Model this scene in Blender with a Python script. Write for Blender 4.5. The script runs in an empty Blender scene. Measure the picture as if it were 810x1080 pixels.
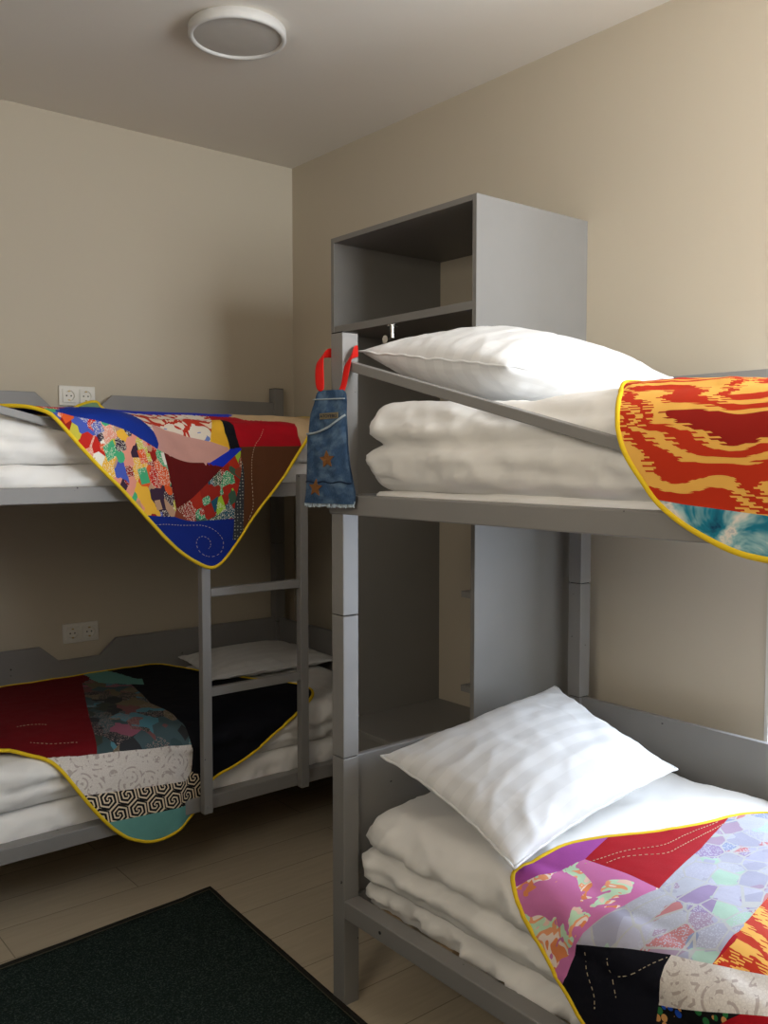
import bpy, bmesh, math, random
from mathutils import Vector, Matrix, noise, geometry
D = bpy.data
SC = bpy.context.scene
COL = SC.collection
rnd = random.Random(7)

# ------------------------------------------------------------------ camera, light, exposure
cam_d = D.cameras.new('camera'); cam = D.objects.new('camera', cam_d); COL.objects.link(cam)
YAW, PITCH, FPX = math.radians(39.186), math.radians(-3.402), 958.98
fwv = Vector((math.sin(YAW)*math.cos(PITCH), math.cos(YAW)*math.cos(PITCH), math.sin(PITCH)))
cam.location = (0, 0, 1.45)
cam.rotation_euler = fwv.to_track_quat('-Z', 'Y').to_euler()
cam_d.sensor_fit = 'VERTICAL'; cam_d.sensor_height = 36.0
cam_d.lens = FPX/1080*36.0
cam_d.clip_start = 0.02
SC.camera = cam
SC.view_settings.view_transform = 'Standard'; SC.view_settings.look = 'None'
SC.view_settings.exposure = 0.0; SC.view_settings.gamma = 1.0
SC.view_settings.use_curve_mapping = False

world = D.worlds.new('sky'); SC.world = world; world.use_nodes = True
world.node_tree.nodes['Background'].inputs[0].default_value = (.80, .88, 1, 1)
world.node_tree.nodes['Background'].inputs[1].default_value = 1.0

def area(name, loc, rot, sx, sy, power, col):
    l = D.lights.new(name, 'AREA'); l.shape = 'RECTANGLE'; l.size = sx; l.size_y = sy
    l.energy = power; l.color = col
    o = D.objects.new(name, l); o.location = loc; o.rotation_euler = rot; COL.objects.link(o)
    return o
# daylight outside the window beside the right-hand bunk (faces -X) and outside the window behind the camera (faces +Y)
area('daylight_window_right', (2.95, .62, 1.25), (0, math.radians(90), 0), 1.25, 1.5, 110, (.72, .84, 1))
area('daylight_window_front', (1.9, -.75, 2.2), (math.radians(90), 0, 0), 1.2, 1.1, 104, (.90, .955, 1))
area('fill_light_left', (-1.1, .5, 2.16), (0, math.radians(-90), 0), .9, 1.2, 38, (1, .90, .74))  # warm fill added on the unseen left side to brighten the bed fronts

# ------------------------------------------------------------------ node helpers
class NT:
    def __init__(s, name):
        s.m = D.materials.new(name); s.m.use_nodes = True
        s.t = s.m.node_tree; s.b = s.t.nodes['Principled BSDF']
    def n(s, typ, **kw):
        x = s.t.nodes.new(typ)
        for k, v in kw.items(): setattr(x, k, v)
        return x
    def l(s, a, b): s.t.links.new(a, b)
    def put(s, sock, v):
        if isinstance(v, bpy.types.NodeSocket): s.l(v, sock)
        elif v is not None: sock.default_value = v
    def math(s, op, a, b=None, c=None, clamp=False):
        x = s.n('ShaderNodeMath', operation=op, use_clamp=clamp)
        s.put(x.inputs[0], a); s.put(x.inputs[1], b); s.put(x.inputs[2], c)
        return x.outputs[0]
    def vmath(s, op, a, b=None, scale=None):
        x = s.n('ShaderNodeVectorMath', operation=op)
        s.put(x.inputs[0], a); s.put(x.inputs[1], b)
        if scale is not None: s.put(x.inputs['Scale'], scale)
        return x.outputs['Value'] if op in ('DOT_PRODUCT', 'LENGTH', 'DISTANCE') else x.outputs['Vector']
    def uv(s): return s.n('ShaderNodeUVMap', uv_map='uv').outputs[0]
    def obj(s): return s.n('ShaderNodeTexCoord').outputs['Object']
    def noise(s, vec, scale, detail=3, rough=.55, dist=0):
        x = s.n('ShaderNodeTexNoise'); s.put(x.inputs['Vector'], vec)
        x.inputs['Scale'].default_value = scale; x.inputs['Detail'].default_value = detail
        x.inputs['Roughness'].default_value = rough; x.inputs['Distortion'].default_value = dist
        return x
    def vor(s, vec, scale, feature='F1', rand=1.0):
        x = s.n('ShaderNodeTexVoronoi', feature=feature); s.put(x.inputs['Vector'], vec)
        x.inputs['Scale'].default_value = scale; x.inputs['Randomness'].default_value = rand
        return x
    def ramp(s, fac, stops, const=False):
        x = s.n('ShaderNodeValToRGB'); e = x.color_ramp.elements
        x.color_ramp.interpolation = 'CONSTANT' if const else 'LINEAR'
        while len(e) < len(stops): e.new(.5)
        for el, (p, c) in zip(e, stops): el.position = p; el.color = (*c, 1)
        s.put(x.inputs[0], fac); return x.outputs[0]
    def mix(s, fac, a, b, mode='MIX'):
        x = s.n('ShaderNodeMix', data_type='RGBA', blend_type=mode)
        s.put(x.inputs[0], fac)
        s.put(x.inputs[6], (*a, 1) if isinstance(a, tuple) else a); s.put(x.inputs[7], (*b, 1) if isinstance(b, tuple) else b)
        return x.outputs[2]
    def bump(s, h, strength, dist=.01):
        x = s.n('ShaderNodeBump'); x.inputs['Strength'].default_value = strength; x.inputs['Distance'].default_value = dist
        s.l(h, x.inputs['Height']); s.l(x.outputs[0], s.b.inputs['Normal'])
    def out(s, col, rough=.6, spec=.3):
        s.put(s.b.inputs['Base Color'], (*col, 1) if isinstance(col, tuple) else col)
        s.put(s.b.inputs['Roughness'], rough); s.b.inputs['Specular IOR Level'].default_value = spec
        return s.m
def srgb(r, g, b):
    f = lambda c: (c/255/12.92) if c <= 10 else ((c/255+.055)/1.055)**2.4
    return (f(r), f(g), f(b))

def mat_plaster(name, c, amp=.04):
    t = NT(name); p = t.obj()
    n = t.noise(p, 2.2, 4); n2 = t.noise(p, 260, 2)
    c2 = tuple(x*(1-amp) for x in c)
    t.bump(n2.outputs[0], .12, .002)
    return t.out(t.mix(n.outputs[0], c, c2), .85, .2)
def mat_paint(name, c, rough=.42, chips=True):
    t = NT(name); p = t.obj()
    n = t.noise(p, 6, 5)
    col = t.mix(n.outputs[0], tuple(x*1.06 for x in c), tuple(x*.92 for x in c))
    if chips:
        v = t.noise(p, 38, 2, .5)
        k = t.math('GREATER_THAN', v.outputs[0], .765)
        col = t.mix(k, col, (.03, .027, .025))
    f = t.noise(p, 300, 2); t.bump(f.outputs[0], .05, .002)
    return t.out(col, rough, .4)
def mat_plain(name, c, rough=.5, spec=.4, metal=0):
    t = NT(name); n = t.noise(t.obj(), 25, 3)
    t.b.inputs['Metallic'].default_value = metal
    return t.out(t.mix(n.outputs[0], c, tuple(x*.9 for x in c)), rough, spec)
def mat_linen(name, c, stripes=None):
    t = NT(name); p = t.obj()
    n = t.noise(p, 900, 2); big = t.noise(p, 5, 3)
    col = t.mix(big.outputs[0], c, tuple(x*.965 for x in c))
    rough = .75
    if stripes:
        s = t.n('ShaderNodeSeparateXYZ'); t.l(t.uv(), s.inputs[0])
        w = t.math('GREATER_THAN', t.math('FRACT', t.math('MULTIPLY', s.outputs[1], stripes)), .5)
        col = t.mix(w, col, tuple(x*.915 for x in c)); rough = t.math('MULTIPLY_ADD', w, -.35, .8)
    wr = t.noise(p, 9, 3, .5, 1.1); wr.noise_type = 'RIDGED_MULTIFRACTAL'; wr.normalize = True
    h = t.math('ADD', t.math('MULTIPLY', n.outputs[0], .05), wr.outputs[0])
    t.bump(h, .30, .010)
    t.b.inputs['Sheen Weight'].default_value = .15
    return t.out(col, rough, .25)
def cloth_finish(t, col, rough=.8, weave=1100):
    n = t.noise(t.uv(), weave, 2); w = t.noise(t.uv(), 30, 3, .6)
    t.bump(t.math('ADD', t.math('MULTIPLY', n.outputs[0], .3), w.outputs[0]), .22, .006)
    return t.out(col, rough, .2)
def mat_cloth(name, c):
    t = NT(name); n = t.noise(t.uv(), 20, 4)
    return cloth_finish(t, t.mix(n.outputs[0], c, tuple(x*.82 for x in c)))
def mat_scraps(name, palette, scale=26, dots=True, seam=.0, dotcol=(.8, .75, .62)):
    t = NT(name); u = t.uv()
    k = len(palette); sl = lambda f: t.ramp(f, [(i/k, c) for i, c in enumerate(palette)], True)
    def layer(rot, sc, off):
        mp = t.n('ShaderNodeMapping'); t.l(u, mp.inputs[0]); mp.inputs['Rotation'].default_value = (0, 0, rot); mp.inputs['Location'].default_value = (off, off*.7, 0); mp.inputs['Scale'].default_value = (1, .72, 1)
        v = t.vor(mp.outputs[0], sc); v.distance = 'MANHATTAN'; q = t.n('ShaderNodeSeparateColor'); t.l(v.outputs['Color'], q.inputs[0]); return v, q, mp.outputs[0]
    v, s, uu = layer(.5, scale, 0); v2, s2, _ = layer(1.9, scale*.8, 3.3)
    top = t.math('MULTIPLY', t.math('GREATER_THAN', s2.outputs[2], .52), t.math('LESS_THAN', v2.outputs['Distance'], .62))
    col = t.mix(top, sl(s.outputs[0]), sl(s2.outputs[0]))
    if dots:
        f = t.vor(u, scale*13); near = t.math('LESS_THAN', f.outputs['Distance'], .38)
        on = t.math('MULTIPLY', near, t.math('GREATER_THAN', s.outputs[1], .55))
        col = t.mix(on, col, dotcol)
    if seam:
        e = t.vor(uu, scale, 'DISTANCE_TO_EDGE'); col = t.mix(t.math('LESS_THAN', e.outputs['Distance'], .03), col, (seam,)*3)
    return cloth_finish(t, col)
def mat_ikat(name, along=0):
    t = NT(name); u = t.uv(); s = t.n('ShaderNodeSeparateXYZ'); t.l(u, s.inputs[0])
    a, b = s.outputs[along], s.outputs[1-along]
    wn = t.n('ShaderNodeTexWhiteNoise', noise_dimensions='1D'); t.l(t.math('FLOOR', t.math('MULTIPLY', b, 330)), wn.inputs['W'])
    cb = t.n('ShaderNodeCombineXYZ')
    t.l(t.math('ADD', t.math('MULTIPLY_ADD', wn.outputs[0], .030, 3.37), a), cb.inputs[0])
    t.l(t.math('MULTIPLY', b, 1.7), cb.inputs[1])
    n = t.noise(cb.outputs[0], 4.6, .6, .4, .55)
    red, deep, yel = srgb(190, 48, 18), srgb(150, 25, 12), srgb(236, 178, 84)
    col = t.ramp(n.outputs[0], [(0, red), (.34, yel), (.405, red), (.50, yel), (.575, red), (.67, yel), (.72, deep)], True)
    return cloth_finish(t, col, .7)
def mat_tie_dye(name):
    t = NT(name); n = t.noise(t.uv(), 11, 4, .6, .8)
    return cloth_finish(t, t.ramp(n.outputs[0], [(.30, srgb(18, 45, 85)), (.42, srgb(30, 125, 150)), (.52, srgb(150, 190, 195)), (.6, srgb(232, 222, 212)), (.72, srgb(60, 130, 165))]))
def mat_lace(name, base, line):
    t = NT(name); u = t.uv()
    v = t.vor(u, 17); r = t.math('SINE', t.math('MULTIPLY', v.outputs['Distance'], 26))
    n = t.noise(u, 45, 2); k = t.math('MULTIPLY', t.math('GREATER_THAN', r, .45), t.math('GREATER_THAN', n.outputs[0], .5))
    f = t.vor(u, 160, 'DISTANCE_TO_EDGE')
    col = t.mix(k, base, line); col = t.mix(t.math('MULTIPLY', t.math('LESS_THAN', f.outputs['Distance'], .1), .25), col, line)
    return cloth_finish(t, col, t.math('MULTIPLY_ADD', k, -.4, .75))
def mat_key(name):
    t = NT(name); g = t.vmath('MULTIPLY', t.uv(), (16, 16, 0)); R = (1, 1.7320508, 1)
    fl = lambda v: t.vmath('SUBTRACT', t.vmath('MODULO', t.vmath('ADD', v, (100, 173.20508, 0)), R), (.5, .8660254, 0))
    a = fl(g); b = fl(t.vmath('ADD', g, (.5, .8660254, 0)))
    la, lb = t.vmath('LENGTH', a), t.vmath('LENGTH', b)
    mx = t.n('ShaderNodeMix', data_type='VECTOR'); t.l(t.math('LESS_THAN', lb, la), mx.inputs[0]); t.l(a, mx.inputs[4]); t.l(b, mx.inputs[5])
    q = mx.outputs[1]; qa = t.vmath('ABSOLUTE', q); s = t.n('ShaderNodeSeparateXYZ'); t.l(qa, s.inputs[0]); s2 = t.n('ShaderNodeSeparateXYZ'); t.l(q, s2.inputs[0])
    d = t.math('MAXIMUM', s.outputs[0], t.vmath('DOT_PRODUCT', qa, (.5, .8660254, 0)))
    ang = t.math('DIVIDE', t.math('ARCTAN2', s2.outputs[1], s2.outputs[0]), 2*math.pi)
    f = t.math('FRACT', t.math('ADD', t.math('MULTIPLY', d, 5.2), t.math('ADD', t.math('MULTIPLY', ang, 2), 2)))
    return cloth_finish(t, t.mix(t.math('LESS_THAN', f, .42), srgb(24, 21, 24), srgb(226, 208, 180)))
def mat_pink_floral(name):
    t = NT(name); u = t.uv()
    n = t.noise(u, 9, 3, .6, .7); n2 = t.noise(t.vmath('ADD', u, (5, 3, 0)), 14, 2, .5, .9)
    col = t.ramp(n2.outputs[0], [(0, srgb(230, 140, 90)), (.40, srgb(245, 225, 215)), (.47, srgb(240, 165, 120)), (.52, srgb(196, 226, 196)), (.60, srgb(238, 205, 190))], True)
    k = t.math('GREATER_THAN', n.outputs[0], .545)
    return cloth_finish(t, t.mix(k, srgb(204, 118, 172), col))
def mat_dark_floral(name):
    t = NT(name); v = t.vor(t.uv(), 62); s = t.n('ShaderNodeSeparateColor'); t.l(v.outputs['Color'], s.inputs[0])
    c = t.ramp(s.outputs[0], [(0, srgb(30, 80, 190)), (.3, srgb(205, 150, 90)), (.6, srgb(40, 110, 60)), (.75, srgb(225, 190, 160)), (.85, srgb(60, 60, 150))], True)
    return cloth_finish(t, t.mix(t.math('LESS_THAN', v.outputs['Distance'], .42), srgb(14, 14, 18), c))
def mat_print(name):
    t = NT(name); n = t.noise(t.uv(), 13, 2, .5, 1.2)
    return cloth_finish(t, t.ramp(n.outputs[0], [(0, srgb(110, 130, 190)), (.36, srgb(225, 212, 196)), (.53, srgb(185, 50, 30)), (.61, srgb(228, 205, 180))], True))
def mat_dots(name):
    t = NT(name); v = t.vor(t.uv(), 95, rand=.25)
    return cloth_finish(t, t.mix(t.math('LESS_THAN', v.outputs['Distance'], .22), srgb(52, 56, 60), srgb(165, 165, 155)))

M = {}
M['wall'] = mat_plaster('wall_paint', (.55, .485, .38))
M['ceiling'] = mat_plaster('ceiling_paint', (.76, .71, .63), .02)
M['grey'] = mat_paint('grey_paint', (.238, .229, .220))
M['ward'] = mat_paint('wardrobe_laminate', (.215, .205, .19), .5, False)
M['white'] = mat_plain('white_lacquer', (.68, .66, .62), .45)
M['socket'] = mat_plain('ivory_plastic', (.76, .73, .66), .35)
M['dark'] = mat_plain('dark_hole', (.015, .014, .013), .8)
M['chrome'] = mat_plain('chrome', (.75, .74, .72), .22, .5, 1)
M['brass'] = mat_plain('brass', (.55, .42, .2), .35, .5, 1)
M['sheet'] = mat_linen('white_cotton', (.86, .84, .81))
M['pillow'] = mat_linen('white_sateen', (.765, .76, .755), 8)
M['slat'] = mat_plain('pine', (.45, .33, .2), .6)
M['binding'] = mat_plain('yellow_binding', srgb(236, 200, 40), .7, .2)
M['thread'] = mat_plain('thread', (.60, .50, .34), .8, .1)
M['red_ribbon'] = mat_plain('red_ribbon', srgb(205, 22, 12), .55, .3)

# ------------------------------------------------------------------ geometry helpers
def link(o, parent=None):
    COL.objects.link(o)
    if parent: o.parent = parent
    return o
def mesh_obj(name, bm, mats, parent=None, smooth=False, loc=None):
    me = D.meshes.new(name); bm.normal_update(); bm.to_mesh(me); bm.free()
    for m in (mats if isinstance(mats, (list, tuple)) else [mats]): me.materials.append(m)
    if smooth: me.polygons.foreach_set('use_smooth', [True]*len(me.polygons))
    o = D.objects.new(name, me); link(o, parent)
    if loc: o.location = loc
    return o
def thing(name, label, cat, loc=(0, 0, 0), rz=0, group=None):
    o = D.objects.new(name, None); o.location = loc; o.rotation_euler = (0, 0, rz); o.empty_display_size = .1
    return tag(link(o), label, cat, group)
def tag(o, label, cat, group=None):
    o['label'] = label; o['category'] = cat
    if group: o['group'] = group
    return o
def structure(o): o['kind'] = 'structure'; return o
def bx(bm, x0, x1, y0, y1, z0, z1, bevel=.003, seg=2, mat=0):
    vs = [bm.verts.new((x, y, z)) for x in (x0, x1) for y in (y0, y1) for z in (z0, z1)]
    fs = [bm.faces.new([vs[i] for i in f]) for f in ((0, 1, 3, 2), (4, 6, 7, 5), (0, 4, 5, 1), (2, 3, 7, 6), (0, 2, 6, 4), (1, 5, 7, 3))]
    for f in fs: f.material_index = mat
    if bevel:
        es = {e for f in fs for e in f.edges}
        r = bmesh.ops.bevel(bm, geom=list(es), offset=bevel, segments=seg, profile=.5, affect='EDGES')
        for f in r['faces']: f.material_index = mat
def box_obj(name, dims, mat, parent=None, bevel=.003):
    bm = bmesh.new(); bx(bm, *dims, bevel); return mesh_obj(name, bm, mat, parent)
def prism(bm, pts, axis, a0, a1, bevel=.002):
    # polygon pts in the plane normal to axis, extruded a0..a1
    def P(p, a): return {'y': (p[0], a, p[1]), 'x': (a, p[0], p[1]), 'z': (p[0], p[1], a)}[axis]
    lo = [bm.verts.new(P(p, a0)) for p in pts]; hi = [bm.verts.new(P(p, a1)) for p in pts]
    n = len(pts); fs = [bm.faces.new(lo), bm.faces.new(hi[::-1])]
    for i in range(n): fs.append(bm.faces.new((lo[i], hi[i], hi[(i+1) % n], lo[(i+1) % n])))
    bmesh.ops.recalc_face_normals(bm, faces=fs)
    if bevel: bmesh.ops.bevel(bm, geom=list({e for f in fs for e in f.edges}), offset=bevel, segments=2, profile=.5, affect='EDGES')
def cyl(bm, p0, p1, r, seg=20, r2=None):
    a, b = Vector(p0), Vector(p1); d = (b-a); L = d.length
    q = d.to_track_quat('Z', 'Y').to_matrix().to_4x4()
    bmesh.ops.create_cone(bm, cap_ends=True, segments=seg, radius1=r, radius2=r if r2 is None else r2, depth=L, matrix=Matrix.Translation((a+b)/2) @ q)
def tube(bm, pts, r, seg=8, closed=False, flat=1.0, up=Vector((0, 0, 1))):
    pts = [Vector(p) for p in pts]; n = len(pts); rings = []
    for i, p in enumerate(pts):
        a = pts[(i-1) % n] if (closed or i) else p; b = pts[(i+1) % n] if (closed or i < n-1) else p
        t = (b-a).normalized(); x = t.cross(up)
        if x.length < 1e-4: x = t.cross(Vector((1, 0, 0)))
        x.normalize(); y = x.cross(t)
        rings.append([bm.verts.new(p + (x*math.cos(k*2*math.pi/seg)+y*math.sin(k*2*math.pi/seg)*flat)*r) for k in range(seg)])
    for i in range(n if closed else n-1):
        A, B = rings[i], rings[(i+1) % n]
        for k in range(seg): bm.faces.new((A[k], A[(k+1) % seg], B[(k+1) % seg], B[k]))
    if not closed: bm.faces.new(rings[0][::-1]); bm.faces.new(rings[-1])

# ------------------------------------------------------------------ the room
WB, WA, WL, WF, CZ = 2.48, 3.743, -.85, -.5, 2.84
WY0, WY1, WZ0, WZ1 = -.10, 1.306, .62, 2.32          # opening in the right wall
FX0, FX1, FZ0, FZ1 = 1.36, 2.44, 1.0, 2.70            # opening in the wall behind the camera
def slabs(name, boxes, mat):
    bm = bmesh.new()
    for b in boxes: bx(bm, *b, 0)
    return structure(mesh_obj(name, bm, mat))
def mat_floor():
    t = NT('oak_laminate'); p = t.obj(); b = t.n('ShaderNodeTexBrick'); t.l(p, b.inputs['Vector'])
    b.offset = .37; b.inputs['Scale'].default_value = 1; b.inputs['Brick Width'].default_value = 1.25; b.inputs['Row Height'].default_value = .19
    b.inputs['Mortar Size'].default_value = .0018; b.inputs['Color1'].default_value = (.66, .57, .42, 1); b.inputs['Color2'].default_value = (.57, .49, .36, 1); b.inputs['Mortar'].default_value = (.15, .12, .085, 1)
    g = t.noise(t.vmath('MULTIPLY', p, (2.2, 26, 1)), 2, 5, .65, .4); k = t.noise(t.vmath('MULTIPLY', p, (1.2, 5, 1)), 1.5, 3)
    col = t.mix(t.math('MULTIPLY', g.outputs[0], .75), b.outputs[0], (.30, .25, .18)); col = t.mix(t.math('MULTIPLY', k.outputs[0], .35), col, (.46, .39, .29))
    t.bump(g.outputs[0], .08, .003)
    return t.out(col, .45, .35)
slabs('floor', [(WL, WB, WF, WA, -.1, 0)], mat_floor())
slabs('ceiling', [(WL, WB, WF, WA, CZ, CZ+.1)], M['ceiling'])
slabs('wall_back', [(WL, WB, WA, WA+.1, 0, CZ)], M['wall'])
slabs('wall_right', [(WB, WB+.24, WY1, WA, 0, CZ), (WB, WB+.24, WF, WY0, 0, CZ), (WB, WB+.24, WY0, WY1, 0, WZ0), (WB, WB+.24, WY0, WY1, WZ1, CZ)], M['wall'])
GY0, GY1, GZ0, GZ1 = -.10, 1.10, 1.70, 2.62            # opening added in the unseen left wall to let the fill light in
DARKW = mat_plaster('wall_darkened_low_bounce', (.13, .11, .085))  # unseen left wall made darker to reduce bounced light
slabs('wall_left', [(WL-.1, WL, WF, GY0, 0, CZ), (WL-.1, WL, GY1, WA, 0, CZ), (WL-.1, WL, GY0, GY1, 0, GZ0), (WL-.1, WL, GY0, GY1, GZ1, CZ)], DARKW)
slabs('wall_front', [(WL, FX0, WF-.1, WF, 0, CZ), (FX1, WB, WF-.1, WF, 0, CZ), (FX0, FX1, WF-.1, WF, 0, FZ0), (FX0, FX1, WF-.1, WF, FZ1, CZ)], M['wall'])
def glass_mat():
    t = NT('window_glass'); tr = t.n('ShaderNodeBsdfTransparent'); gl = t.n('ShaderNodeBsdfGlossy'); gl.inputs['Roughness'].default_value = .02
    mx = t.n('ShaderNodeMixShader'); mx.inputs[0].default_value = .06; t.l(tr.outputs[0], mx.inputs[1]); t.l(gl.outputs[0], mx.inputs[2])
    t.l(mx.outputs[0], t.t.nodes['Material Output'].inputs[0]); return t.m
GLASS = glass_mat()
# window in the right wall: white reveal lining, sash frame, pane
bm = bmesh.new()
bx(bm, WB-.004, WB+.24, WY1-.012, WY1+.0, WZ0, WZ1, .001); bx(bm, WB-.004, WB+.24, WY0, WY0+.012, WZ0, WZ1, .001)
bx(bm, WB-.03, WB+.24, WY0, WY1, WZ0-.02, WZ0+.004, .002); bx(bm, WB-.004, WB+.24, WY0, WY1, WZ1-.012, WZ1, .001)
w1 = structure(mesh_obj('window_1', bm, M['white']))
bm = bmesh.new(); X0, X1 = WB+.12, WB+.18; c = (WY0+WY1)/2
for y0, y1 in ((WY0+.012, c), (c, WY1-.012)):
    bx(bm, X0, X1, y0, y0+.06, WZ0+.005, WZ1-.012, .004); bx(bm, X0, X1, y1-.06, y1, WZ0+.005, WZ1-.012, .004)
    bx(bm, X0, X1, y0+.06, y1-.06, WZ0+.005, WZ0+.065, .004); bx(bm, X0, X1, y0+.06, y1-.06, WZ1-.072, WZ1-.012, .004)
mesh_obj('window_frame', bm, M['white'], w1)
bm = bmesh.new(); bx(bm, X0+.025, X0+.031, WY0+.05, WY1-.05, WZ0+.05, WZ1-.05, 0); mesh_obj('pane', bm, GLASS, w1)
bm = bmesh.new(); bx(bm, X0-.02, X0, WY1-.05, WY1-.03, 1.05, 1.11, .002); bx(bm, X0-.045, X0-.02, WY1-.047, WY1-.033, .98, 1.10, .003); mesh_obj('window_handle', bm, M['dark'], w1)
# window behind the camera; the left-wall one is added for the warm fill
def casement(nm, a0, a1, z0, z1, P):
    bm = bmesh.new()
    for a in (a0, (a0+a1)/2-.03, a1-.06): bx(bm, *P(a, a+.06, .03, .09), z0, z1, .004)
    for z in (z0, z1-.06): bx(bm, *P(a0, a1, .03, .09), z, z+.06, .004)
    w = structure(mesh_obj(nm, bm, M['white']))
    bm = bmesh.new(); bx(bm, *P(a0+.04, a1-.04, .057, .062), z0+.04, z1-.04, 0); mesh_obj('pane', bm, GLASS, w)
casement('window_2', FX0, FX1, FZ0, FZ1, lambda a, b, c, d: (a, b, WF-d, WF-c))
casement('added_fill_window', GY0, GY1, GZ0, GZ1, lambda a, b, c, d: (WL-d, WL-c, a, b))

# ------------------------------------------------------------------ bunk beds (local: x along the bed, y depth from the open side, z up)
BL = 2.0
def bunk(loc, rz, label, depth, lz, uz, pz, ladder, flip):
    t = thing('bunk_bed', label, 'bunk bed', loc, rz, 'grey bunk beds')
    g = M['grey']; W = .05; l0, l1 = lz; u0, u1 = uz; plo, phi, top = pz; s1, s2 = .667, 1.042
    for x in (0, BL-W):
        for y in (0, depth-W):
            bm = bmesh.new()
            bx(bm, x, x+W, y, y+W, 0, s1-.0012, .0022); bx(bm, x, x+W, y, y+W, s1+.0012, s2-.0012, .0022); bx(bm, x, x+W, y, y+W, s2+.0012, top, .0022)
            bx(bm, x+.004, x+W-.004, y+.004, y+W-.004, s1-.003, s1+.003, 0, mat=1); bx(bm, x+.004, x+W-.004, y+.004, y+W-.004, s2-.003, s2+.003, 0, mat=1)
            p = mesh_obj('post', bm, [g, M['dark']], t)
            bm = bmesh.new(); bx(bm, x+.001, x+W-.001, y+.001, y+W-.001, top, top+.003, .001); mesh_obj('end_cap', bm, M['dark'], p)
    for z0, z1, full in ((l0, l1, False), (u0, u1, True)):
        e = -.006 if full else W
        r = box_obj('side_rail', (e, BL-e, -.004 if full else .0, W, z0, z1), g, t)
        if not full:
            for x in (.2, 1.8):
                bm = bmesh.new(); cyl(bm, (x, -.0008, (z0+z1)/2), (x, .004, (z0+z1)/2), .0046, 12); mesh_obj('bolt', bm, M['dark'], r)
        box_obj('side_rail', (W, BL-W, depth-W, depth-.022, z0, z1), g, t)
        for x0, x1 in ((.008, W-.008), (BL-W+.008, BL-.008)): box_obj('end_rail', (x0, x1, W, depth-W, z0, z1), g, t)
        for k in range(10):
            x = .12+k*.19; box_obj('slat', (x, x+.07, W, depth-W, z0+.008, z0+.026), M['slat'], t, .002)
    for x0, x1 in ((.014, .034), (BL-.034, BL-.014)):
        box_obj('headboard' if x0 < 1 else 'footboard', (x0, x1, W, depth-W, l1, plo-.004), g, t)
    for z1, z0 in ((plo, l1), (phi, u1)):
        c, n = z1-.066, z1
        bm = bmesh.new(); prism(bm, [(W, z0), (BL-W, z0), (BL-W, n), (1.16, n), (1.085, c), (.915, c), (.84, n), (W, n)], 'y', depth-.036, depth-.016)
        mesh_obj('back_panel', bm, g, t)
    # slanting guard rail from the post down towards the open side
    gl = .62 if ladder else 1.05
    za, k = 1.698, .252
    xe = W+gl
    bm = bmesh.new(); prism(bm, [(W, za-.001), (W, za-.025), (xe, za-.022-k*(xe-.04)), (xe, za+.002-k*(xe-.04))], 'y', .010, .036)
    mesh_obj('guard_rail', bm, g, t)
    if ladder:
        x0, x1 = ladder
        ld = D.objects.new('ladder', None); link(ld, t)
        for x in (x0, x1-.034): 
            box_obj('ladder_rail', (x, x+.034, -.034, -.005, l0-.0, u1+.03), g, ld)
        for z in (.648, .985):
            box_obj('rung', (x0+.034, x1-.034, -.031, -.008, z, z+.030), g, ld)
        for x in (x0+.017, x1-.017):
            for z in (l0+.02, u0+.024):
                bm = bmesh.new(); cyl(bm, (x, -.0365, z), (x, -.033, z), .006, 14); mesh_obj('bolt', bm, M['grey'], ld)
    return t
RB = ((1.387, 1.918, 0), math.radians(-90)); LB = ((.38, 2.735, 0), 0.0)
bunk(*RB, 'grey bunk bed in front with jeans pouch hung on its corner post', 1.01, (.240, .288), (1.306, 1.355), (.667, 1.690, 1.768), None, 0)
bunk(*LB, 'grey bunk bed with ladder along the wall with two double sockets', .99, (.250, .298), (1.313, 1.362), (.686, 1.712, 1.776), (1.043, 1.470), 0)

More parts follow.
